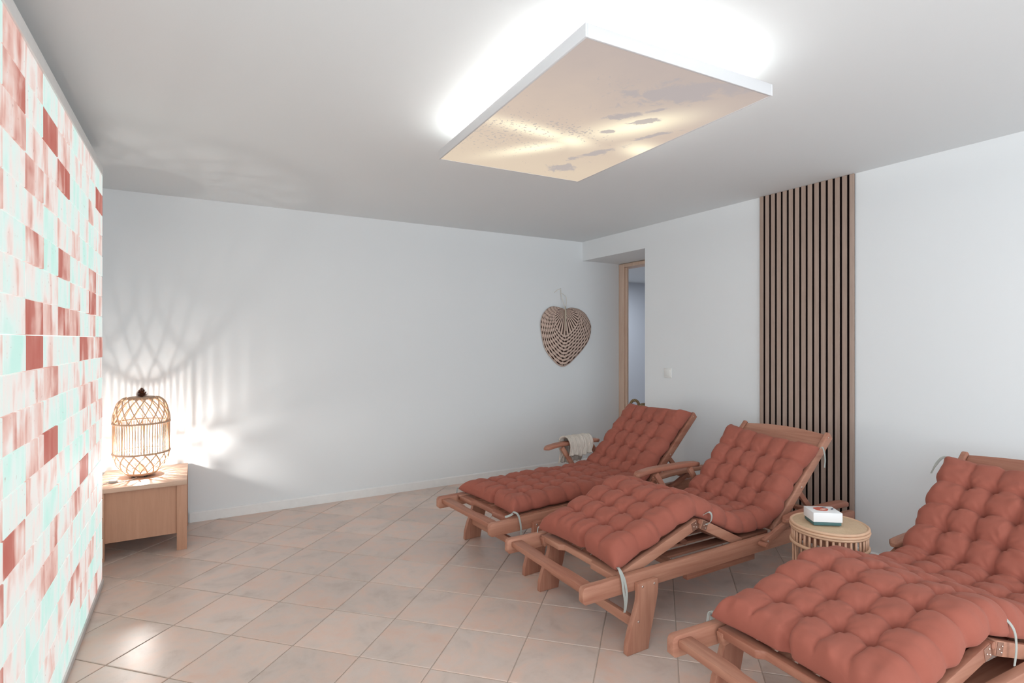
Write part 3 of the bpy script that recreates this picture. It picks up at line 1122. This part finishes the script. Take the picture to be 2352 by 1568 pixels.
def back(frac):
    """point on the cushion's middle line along the backrest"""
    dx, dz = RB1[0] - RB0[0], RB1[1] - RB0[1]
    L = math.hypot(dx, dz)
    dx, dz = dx / L, dz / L
    return (RB0[0] + dx * frac - dz * 0.058, RB0[1] + dz * frac + dx * 0.058)


L1, L2, L3 = ((1.298, 2.810), R(4.5)), ((1.292, 1.9875), 0.0), ((1.310, 0.977), R(-4.0))
lounger('wooden lounger lying flat beside the back wall, a throw on its armrest', *L1, False, {1: 'up', -1: 'down'})
lounger('wooden lounger with raised knee section, middle of the three beside the rattan table', *L2, True, {1: 'up', -1: 'down'})
lounger('wooden lounger with raised knee section nearest the viewer, cut by the frame', *L3, True, {1: 'down', -1: 'down'}, 0.075, 0.385)

flat = [(0.150, 0.338), (1.20, 0.338), back(0.07), back(0.640)]
kneed = [(0.180, 0.334), (0.672, 0.494), (0.978, 0.347), (1.20, 0.340), back(0.07), back(0.560)]
kneed3 = [(0.180, 0.334), (0.672, 0.443), (0.978, 0.347), (1.20, 0.340), back(0.07), back(0.588)]
dang = [(0, 0, 0.004), (-0.01, -0.02, 0.006), (-0.005, -0.032, -0.03), (0.0, -0.036, -0.08), (0.008, -0.037, -0.13), (0.004, -0.037, -0.165)]
cushion('flat tufted terracotta cushion on the lounger beside the back wall', *L1, flat, 0.282, 0.066,
        [(0.012, -1, [(0, 0.0, 0), (-0.02, -0.012, 0.012), (0.0, -0.022, 0.0), (0.012, -0.026, -0.03), (0.016, -0.034, -0.08), (0.014, -0.034, -0.145)], (1, 0, 0)),
         (0.012, -1, [(0, 0, 0.004), (-0.028, 0.006, -0.010), (-0.055, 0.014, -0.016)], (0, 0.4, 1)),
         (0.012, 1, [(0, 0, 0), (-0.015, 0.012, 0.0), (-0.02, 0.02, -0.05), (-0.02, 0.02, -0.09)], (1, 0, 0)),
         (0.60, -1, [(0, 0, 0.0), (0.004, -0.012, 0.012), (0.016, -0.018, -0.008), (0.034, -0.018, -0.022)], (0.4, 0.4, 1))], fold=-0.15)
cushion('tufted terracotta cushion bent over the raised knee of the middle lounger', *L2, kneed, 0.283, 0.070,
        [(0.012, -1, dang, (1, 0, 0)),
         (0.012, -1, [(0, 0, 0), (-0.004, -0.018, 0.0), (0.010, -0.030, -0.04), (0.016, -0.0365, -0.10), (0.006, -0.0385, -0.155)], (1, 0, 0.2)),
         (0.012, 1, [(0, 0, 0.002), (-0.012, 0.008, -0.008), (-0.016, 0.006, -0.05), (-0.018, 0.002, -0.085)], (0.3, 1, 0)),
         (0.555, -1, [(0, 0.01, -0.010), (0.020, -0.014, 0.010), (0.034, -0.018, -0.008), (0.030, -0.014, -0.036), (0.006, -0.006, -0.046)], (1, 0.2, 0.2)),
         (-0.012, -1, [(0, 0, 0), (0.012, -0.010, 0.008), (0.022, -0.014, -0.02), (0.030, -0.014, -0.06), (0.024, -0.014, -0.10)], (1, 0, 0.3))], skew=0.028, fold=-0.12)
cushion('large tufted terracotta cushion on the lounger nearest the viewer', *L3, kneed3, 0.285, 0.074,
        [(0.012, 1, [(0, 0, 0.004), (-0.010, 0.012, 0.006), (-0.012, 0.018, -0.02), (-0.010, 0.020, -0.05)], (1, 0, 0)),
         (0.012, 1, [(0, 0, 0.0), (-0.002, 0.012, 0.0), (0.004, 0.018, -0.02), (0.006, 0.020, -0.045)], (1, 0, 0)),
         (0.575, -1, [(0.0, 0.03, 0.040), (0.022, 0.010, 0.030), (0.034, -0.006, 0.0), (0.036, -0.010, -0.05), (0.030, -0.008, -0.10)], (1, 0, 0)),
         (-0.012, 1, [(0.0, -0.010, 0.012), (0.0, 0.010, 0.008), (-0.03, 0.020, -0.02), (-0.06, 0.026, -0.06)], (0.5, 0, 0.6))], fold=0.12)

# ------------------------------------------------------------------ linen throw on the far armrest
def throw():
    th = R(4.5)
    o = tag(empty('linen_throw', (L1[0][0], L1[0][1], 0), th), 'pale linen throw hung over the far lounger armrest', 'throw')
    nx, ny = 64, 90
    yc = HWD + 0.026
    # cross path over the arm: from outside (+y) up, over, down inside (-y)
    w2 = 0.036
    path = [(yc + w2 + 0.016, 0.355), (yc + w2 + 0.006, 0.46), (yc + w2, 0.525), (yc + 0.022, 0.552), (yc - 0.022, 0.552), (yc - w2, 0.525), (yc - w2 - 0.003, 0.47), (yc - w2 - 0.005, 0.430)]
    P = np.array(path)
    cum = np.r_[0, np.cumsum(np.hypot(*np.diff(P, axis=0).T))]
    q = np.linspace(0, cum[-1], ny)
    Y = np.interp(q, cum, P[:, 0])
    Z = np.interp(q, cum, P[:, 1])
    k = np.ones(9) / 9
    Ys = np.convolve(np.r_[[Y[0]] * 4, Y, [Y[-1]] * 4], k, 'valid')
    Zs = np.convolve(np.r_[[Z[0]] * 4, Z, [Z[-1]] * 4], k, 'valid')
    ty, tz = np.gradient(Ys), np.gradient(Zs)
    l = np.hypot(ty, tz)
    ny_, nz_ = tz / l, -ty / l
    if nz_[ny // 2] < 0:
        ny_, nz_ = -ny_, -nz_
    hang = np.abs(np.linspace(-1, 1, ny))
    xs = np.linspace(0, 1, nx)
    wx = 0.235 * (1 - 0.10 * hang)[None, :] * (xs[:, None] - 0.5) + 1.145 + 0.02 * np.sin(hang * 3)[None, :]
    fold = 0.009 * np.sin(xs[:, None] * 31 + 1.5 * np.sin(hang * 4)[None, :]) + 0.006 * np.sin(xs[:, None] * 67 + 2 * hang[None, :])
    fold = (fold + 0.011) * (0.25 + 0.9 * hang)[None, :] + vnoise((nx, ny), (18, 14), 0.002)
    wx = wx + vnoise((nx, ny), (6, 6), 0.006)
    vs, fs = [], []
    for side in (0.0, 0.012):
        for i in range(nx):
            for j in range(ny):
                f = max(fold[i, j], 0.0) + side
                vs.append((wx[i, j], Ys[j] + ny_[j] * f, Zs[j] + nz_[j] * f + (0.012 * math.sin(xs[i] * 9) if j in (0, ny - 1) else 0)))
    n0 = nx * ny
    for i in range(nx - 1):
        for j in range(ny - 1):
            a = i * ny + j
            fs.append((a, a + 1, a + ny + 1, a + ny))
            fs.append((n0 + a, n0 + a + ny, n0 + a + ny + 1, n0 + a + 1))
    for i in range(nx - 1):
        for j in (0, ny - 1):
            a = i * ny + j
            fs.append((a, a + ny, n0 + a + ny, n0 + a))
    for j in range(ny - 1):
        for i in (0, nx - 1):
            a = i * ny + j
            fs.append((a, a + 1, n0 + a + 1, n0 + a))
    MB().add(vs, fs).build('cloth', M['linen'], o, smooth=True)


throw()

# ------------------------------------------------------------------ rattan side table
tb = tag(empty('rattan_side_table', (2.42, 1.377, 0)), 'round rattan side table with woven top between two loungers', 'side table')
TR, TZ = 0.155, 0.46
def ring(r, z, n=48):
    return [(r * math.cos(2 * pi * k / n), r * math.sin(2 * pi * k / n), z) for k in range(n)]
MB().lathe([(0.02, TZ - 0.012), (TR - 0.008, TZ - 0.012), (TR - 0.008, TZ - 0.002), (TR - 0.012, TZ - 0.001), (0.001, TZ - 0.001)], 64).build('table_top', M['weave'], tb, smooth='auto')
for r, z, q in ((TR - 0.006, TZ - 0.004, 0.0065), (TR - 0.004, TZ - 0.016, 0.0065), (TR - 0.008, TZ - 0.027, 0.0065), (TR - 0.006, 0.373, 0.0075), (TR - 0.018, 0.010, 0.009)):
    MB().tube(ring(r, z), q, 10, True).build('cane_ring', M['rattan2'], tb, smooth=True)
NSP = 40
r1, r2, r3 = TR - 0.011, TR - 0.014, TR - 0.020
sp = MB().tube([(r1, 0, 0.430), (r1 + 0.001, 0, 0.40), (r1, 0, 0.372)], 0.0052, 8).mesh('cane_spindle', M['rattan'], smooth=True)
da = 2 * pi / NSP
c1 = MB().tube([(r2, 0, 0.380), (r2 * math.cos(da / 2), r2 * math.sin(da / 2), 0.20), (r3 * math.cos(da), r3 * math.sin(da), 0.012)], 0.0042, 8).mesh('crossed_cane', M['rattan'], smooth=True)
c2 = MB().tube([(r2 - 0.008, 0, 0.380), ((r2 - 0.008) * math.cos(da / 2), -(r2 - 0.008) * math.sin(da / 2), 0.20), ((r3 - 0.008) * math.cos(da), -(r3 - 0.008) * math.sin(da), 0.012)], 0.0042, 8).mesh('crossed_cane', M['rattan'], smooth=True)
for k in range(NSP):
    for nm, me in (('cane_spindle', sp), ('crossed_cane', c1), ('crossed_cane', c2)):
        if nm == 'crossed_cane' and k % 2:
            continue
        o = link(nm, me, tb)
        o.rotation_euler = (0, 0, k * da)

# the small box on it
bx = tag(empty('gift_box', (2.400, 1.393, TZ + 0.0035), R(-36)), 'small white lidded box with teal base on the rattan table', 'box')
MB().box((-0.057, -0.047, 0.0), (0.057, 0.047, 0.014)).build('box_base', M['teal'], bx, 0.001)
lid = MB().box((-0.060, -0.050, 0.0145), (0.060, 0.050, 0.055)).build('lid', M['card'], bx, 0.0012)
def disc(cx, cy, rx, ry, rot, z, n=28, wob=0.0):
    vs = []
    for k in range(n):
        a = 2 * pi * k / n
        f = 1 + wob * math.sin(5 * a + 1) + wob * 0.6 * math.sin(3 * a)
        x, y = rx * f * math.cos(a), ry * f * math.sin(a)
        vs.append((cx + x * math.cos(rot) - y * math.sin(rot), cy + x * math.sin(rot) + y * math.cos(rot)))
    return MB().prism(vs, z, z + 0.0004, 'z')
o = disc(-0.005, 0.006, 0.030, 0.027, 0, 0.0552, wob=0.05).build('printed_flower', M['print_red'], lid)
o['label'] = 'red flower print'
disc(0.002, 0.002, 0.013, 0.008, 0.5, 0.0557, wob=0.16).build('printed_highlight', M['print_pale'], lid)
for cx, cy, rot in ((0.018, 0.034, 0.2), (0.045, 0.012, 0.9)):
    disc(cx, cy, 0.013, 0.005, rot, 0.0552, 16, 0.1).build('printed_leaf', M['print_grey'], lid)

# ------------------------------------------------------------------ low cabinet with the lamp
CX0, CX1, CY0, CY1, CZ = -0.505, -0.047, 3.840, 4.375, 0.42
cab = tag(empty('low_cabinet', ((CX0 + CX1) / 2, CY0, 0)), 'low oak veneer cabinet on block legs in the corner', 'cabinet')
hx = (CX1 - CX0) / 2
dy = CY1 - CY0
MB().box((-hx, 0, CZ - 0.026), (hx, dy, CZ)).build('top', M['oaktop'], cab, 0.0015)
for sx in (-1, 1):
    a, b = sorted((sx * hx, sx * (hx - 0.053)))
    for y0, y1 in ((0.012, 0.045), (dy - 0.04, dy - 0.002)):
        MB().box((a, y0, 0), (b, y1, CZ - 0.0265)).build('leg', M['oak'], cab, 0.001)
    a, b = sorted((sx * (hx - 0.004), sx * (hx - 0.022)))
    MB().box((a, 0.0455, 0.10), (b, dy - 0.0405, CZ - 0.0265)).build('side_panel', M['oak'], cab)
MB().box((-hx + 0.0225, 0.030, 0.10), (hx - 0.0535, 0.0445, CZ - 0.0265)).build('front_panel', M['oak'], cab)
MB().box((-hx + 0.0225, 0.050, 0.10), (hx - 0.0225, dy - 0.0405, 0.118)).build('bottom_board', M['oak'], cab)

LX, LY = -0.293, 4.105
lamp = tag(empty('bamboo_lamp', (LX, LY, CZ)), 'lit bamboo lantern lamp with woven lattice on the low cabinet', 'lamp')
# base
MB().lathe([(0.055, 0.012), (0.075, 0.014), (0.088, 0.026), (0.088, 0.032), (0.01, 0.032)], 40).build('base_plate', M['bamboo'], lamp, smooth='auto')
for k in range(4):
    a = k * pi / 2 + 0.5
    MB().lathe([(0.009, 0.0), (0.010, 0.004), (0.010, 0.0118)], 12, (0.05 * math.cos(a), 0.05 * math.sin(a), 0)).build('foot', M['dark'], lamp, smooth='auto')


def prof_low(q):                                   # bowl under the rods
    return 0.088 + (0.146 - 0.088) * math.sin(q * pi / 2) ** 0.8, 0.034 + q * (0.150 - 0.034)


def prof_dome(q):
    a = q * pi / 2 * 0.86
    return 0.062 + 0.085 * math.cos(a) ** 0.75, 0.338 + 0.150 * math.sin(a) / math.sin(pi / 2 * 0.86)


def lattice(prof, n, twist, name):
    for sgn in (1, -1):
        for k in range(n):
            a0 = 2 * pi * k / n
            pts = []
            for i in range(15):
                q = i / 14
                r, z = prof(q)
                r += 0.0015 * sgn
                a = a0 + sgn * twist * q
                pts.append((r * math.cos(a), r * math.sin(a), z))
            MB().tube(pts, 0.0048, 6, flat=0.6).build(name, M['bamboo'], lamp, smooth=True)


lattice(prof_low, 16, 0.62, 'lattice_strip')
lattice(prof_dome, 16, 0.72, 'lattice_strip')
for z in (0.152, 0.337):
    MB().tube(ring(0.1495, z), 0.0062, 8, True).build('bamboo_band', M['bamboo2'], lamp, smooth=True)
    MB().tube(ring(0.1425, z), 0.004, 8, True).build('bamboo_band', M['bamboo2'], lamp, smooth=True)
rods = MB()
for k in range(62):
    a = 2 * pi * k / 62
    rr = 0.0027 if k % 8 else 0.0046
    rods.tube([(0.1462 * math.cos(a), 0.1462 * math.sin(a), 0.150), (0.1462 * math.cos(a), 0.1462 * math.sin(a), 0.338)], rr, 6)
o = rods.build('bamboo_rods', M['bamboo'], lamp, smooth=True)
o['kind'] = 'stuff'
MB().lathe([(0.060, 0.478), (0.078, 0.480), (0.078, 0.487), (0.070, 0.489), (0.070, 0.494), (0.005, 0.494)], 40).build('cap', M['bamboo2'], lamp, smooth='auto')
sock = MB().lathe([(0.016, 0.0325), (0.016, 0.075), (0.013, 0.080), (0.004, 0.081)], 20).build('bulb_socket', M['card'], lamp, smooth='auto')
bz = 0.112
MB().lathe([(0.006, bz - 0.031), (0.007, bz - 0.014), (0.0085, bz - 0.006), (0.0085, bz + 0.004), (0.006, bz + 0.010), (0.0015, bz + 0.012)], 20).build('bulb', M['bulb'], sock, smooth=True)
cb = [(0.05, -0.06, 0.010), (-0.02, -0.118, 0.004), (-0.09, -0.155, 0.004), (-0.125, -0.150, 0.0045)]
cb = [Vector(p) for p in [(-0.02, -0.065, 0.008), (-0.04, -0.10, 0.0035), (-0.075, -0.125, 0.0035), (-0.10, -0.13, 0.0035), (-0.112, -0.128, 0.006)]]
MB().tube(cb, 0.0028, 8).build('cord', M['cord'], lamp, smooth=True)
MB().bar((-0.112, -0.128, 0.0075), (-0.152, -0.118, 0.0075), 0.018, 0.013).build('cord_switch', plain('switch_grey', (0.40, 0.38, 0.36), 0.5), lamp, 0.003)
MB().tube([(-0.150, -0.118, 0.006), (-0.17, -0.125, 0.0035), (-0.186, -0.16, 0.0035), (-0.188, -0.25, 0.0035), (-0.188, -0.270, 0.001), (-0.186, -0.271, -0.02), (-0.180, -0.27, -0.20), (-0.176, -0.262, -0.38), (-0.172, -0.24, -0.414)], 0.0028, 8).build('cord', M['cord'], lamp, smooth=True)

# pine cone on the lamp
pc = tag(empty('pine_cone', (LX, LY, CZ + 0.4945)), 'small brown pine cone on top of the bamboo lamp', 'pine cone')
MB().lathe([(0.006, 0.0), (0.012, 0.006), (0.012, 0.022), (0.006, 0.036), (0.001, 0.046)], 12).build('core', M['cone'], pc, smooth=True)
k = 0
for lv in range(8):
    z = 0.004 + lv * 0.0056
    rl = (0.030, 0.033, 0.032, 0.029, 0.025, 0.020, 0.014, 0.009)[lv]
    cnt = (11, 11, 10, 10, 9, 8, 6, 4)[lv]
    for i in range(cnt):
        a = 2 * pi * (i + 0.5 * (lv % 2)) / cnt + 0.1 * lv
        ca_, sa_ = math.cos(a), math.sin(a)
        up = 0.004 + 0.0012 * lv
        sc_ = MB().tube([(0.008 * ca_, 0.008 * sa_, z), (0.6 * rl * ca_, 0.6 * rl * sa_, z + up * 0.4), (rl * ca_, rl * sa_, z + up)], [0.0028, 0.0048, 0.0014], 6, flat=0.45)
        sc_.build('scale', M['cone'], pc, smooth=True)

# ------------------------------------------------------------------ woven heart fan on the back wall
HX, VZ = 0.0053 / 6.03, 0.00434 / 6.03
ctr = (680, 545)
outl = [(680, 1325), (760, 1292), (860, 1200), (960, 1090), (1040, 970), (1075, 830), (1065, 720), (1000, 600), (920, 540), (830, 515), (760, 520), (715, 550),
        (700, 560), (660, 560), (640, 550), (600, 515), (540, 505), (470, 540), (410, 620), (380, 740), (395, 900), (430, 1060), (500, 1180), (600, 1290)]
fx, fz = 3.13, 1.567
fan = tag(empty('woven_hand_fan', (fx, YB, fz)), 'heart shaped woven palm fan hanging on the back wall', 'fan')
pts = [((a - ctr[0]) * HX, (ctr[1] - b) * VZ) for a, b in outl]
# resample the outline smoothly by angle
closed = pts + pts[:1]
dense = []
n_ = len(pts)
for i in range(n_):
    p0, p1, p2, p3 = [Vector((*pts[(i + q) % n_], 0)) for q in (-1, 0, 1, 2)]
    for q in range(12):
        u = q / 12
        v_ = 0.5 * ((2 * p1) + (p2 - p0) * u + (2 * p0 - 5 * p1 + 4 * p2 - p3) * u * u + (3 * p1 - 3 * p2 + p3 - p0) * u ** 3)
        dense.append((v_.x, v_.y))
ND, NRg = len(dense), 26
vs, fs, uvs = [], [], []
arc = [0.0]
for i in range(ND):
    a, b = dense[i], dense[(i + 1) % ND]
    arc.append(arc[-1] + abs(math.atan2(a[0] * b[1] - a[1] * b[0], a[0] * b[0] + a[1] * b[1])))
tot = 2 * pi
for front in (1, 0):
    for j in range(NRg + 1):
        v_ = j / NRg
        for i in range(ND):
            x, z = dense[i]
            pleat = 0.0022 * math.sin(arc[i] / tot * 2 * pi * 40) * min(1, v_ * 3) * (1 if v_ < 0.6 else max(0.3, 1 - (v_ - 0.6) * 2))
            belly = 0.030 + 0.020 * math.sin(pi * min(1, v_ * 0.9 + 0.1)) - 0.016 * v_ ** 3
            y = -(belly + pleat) if front else -(belly + pleat - 0.003)
            vs.append((x * v_, y, z * v_))
            uvs.append((arc[i] / tot, v_))
base = (NRg + 1) * ND
for fr in (0, 1):
    for j in range(NRg):
        for i in range(ND):
            k2 = (i + 1) % ND
            q = (fr * base + j * ND + i, fr * base + j * ND + k2, fr * base + (j + 1) * ND + k2, fr * base + (j + 1) * ND + i)
            fs.append(q if fr else q[::-1])
for i in range(ND):
    k2 = (i + 1) % ND
    a = NRg * ND
    fs.append((a + i, base + a + i, base + a + k2, a + k2))
me = bpy.data.meshes.new('fan_blade')
me.from_pydata(vs, [], fs)
uvl = me.uv_layers.new(name='polar')
for p in me.polygons:
    us = [uvs[v][0] for v in p.vertices]
    wrap = max(us) - min(us) > 0.5
    for li in p.loop_indices:
        u, v_ = uvs[me.loops[li].vertex_index]
        uvl.data[li].uv = (u + 1 if wrap and u < 0.5 else u, v_)
    p.use_smooth = True
me.materials.append(M['fan'])
link('blade', me, fan)
MB().tube([(0.0, -0.052, 0.030), (0.0, -0.054, -0.01), (0.0, -0.056, -0.10), (0.0, -0.058, -0.21)], [0.006, 0.010, 0.011, 0.007], 10, flat=0.45).build('spine', plain('palm_spine', (0.50, 0.42, 0.33), 0.7), fan, smooth=True)
cordm = plain('fan_string', (0.70, 0.66, 0.58), 0.8, 0.1)
MB().tube([(-0.006, -0.052, 0.025), (-0.018, -0.03, 0.09), (-0.024, -0.012, 0.15), (-0.026, -0.012, 0.195), (-0.038, -0.010, 0.203), (-0.07, -0.008, 0.188), (-0.098, -0.006, 0.165)], 0.0028, 8).build('string', cordm, fan, smooth=True)
MB().tube([(0.006, -0.052, 0.025), (0.022, -0.04, 0.07), (0.030, -0.03, 0.11), (0.026, -0.022, 0.135), (0.0, -0.014, 0.155), (-0.024, -0.012, 0.16)], 0.0022, 8).build('string', cordm, fan, smooth=True)
MB().tube([(-0.026, 0.0, 0.204), (-0.026, -0.02, 0.208)], 0.004, 8).build('nail', M['card'], fan, smooth='auto')

# ------------------------------------------------------------------ rope basket standing in the recess
bk = tag(empty('rope_basket', (3.62, 3.68, 0)), 'tall braided rope basket in the doorway recess, only its handle showing', 'basket')
rg = MB()
for k in range(22):
    z = 0.016 + k * 0.0308
    r = 0.100 + 0.020 * math.sin(k / 21 * pi)
    MB().tube(ring(r, z, 36), 0.0165, 8, True).build('rope_coil', M['rope'], bk, smooth=True)
MB().lathe([(0.10, 0.002), (0.10, 0.012), (0.01, 0.012)], 32).build('bottom', M['rope'], bk, smooth='auto')
ux, uy = -0.713, 0.701                                # sideways, away from the door jamb
for sg in (1, -1):
    hp = []
    for i in range(17):
        a = pi * i / 16
        q = sg * (0.152 + 0.040 * math.cos(a)) if sg > 0 else -0.06 + 0.04 * math.cos(a)
        hp.append((ux * q, uy * q, 0.655 + 0.055 * math.sin(a)))
    if sg > 0:
        hp = hp[:1] and [(ux * 0.192, uy * 0.192, 0.56), (ux * 0.193, uy * 0.193, 0.61)] + hp + [(ux * 0.112, uy * 0.112, 0.64)]
        hp.insert(0, (ux * 0.120, uy * 0.120, 0.53))
    MB().tube(hp, 0.0135, 10).build('handle', M['rope'], bk, smooth=True)

# drop unused materials' extra users
for mm in list(bpy.data.materials):
    if mm.users == 0:
        bpy.data.materials.remove(mm)
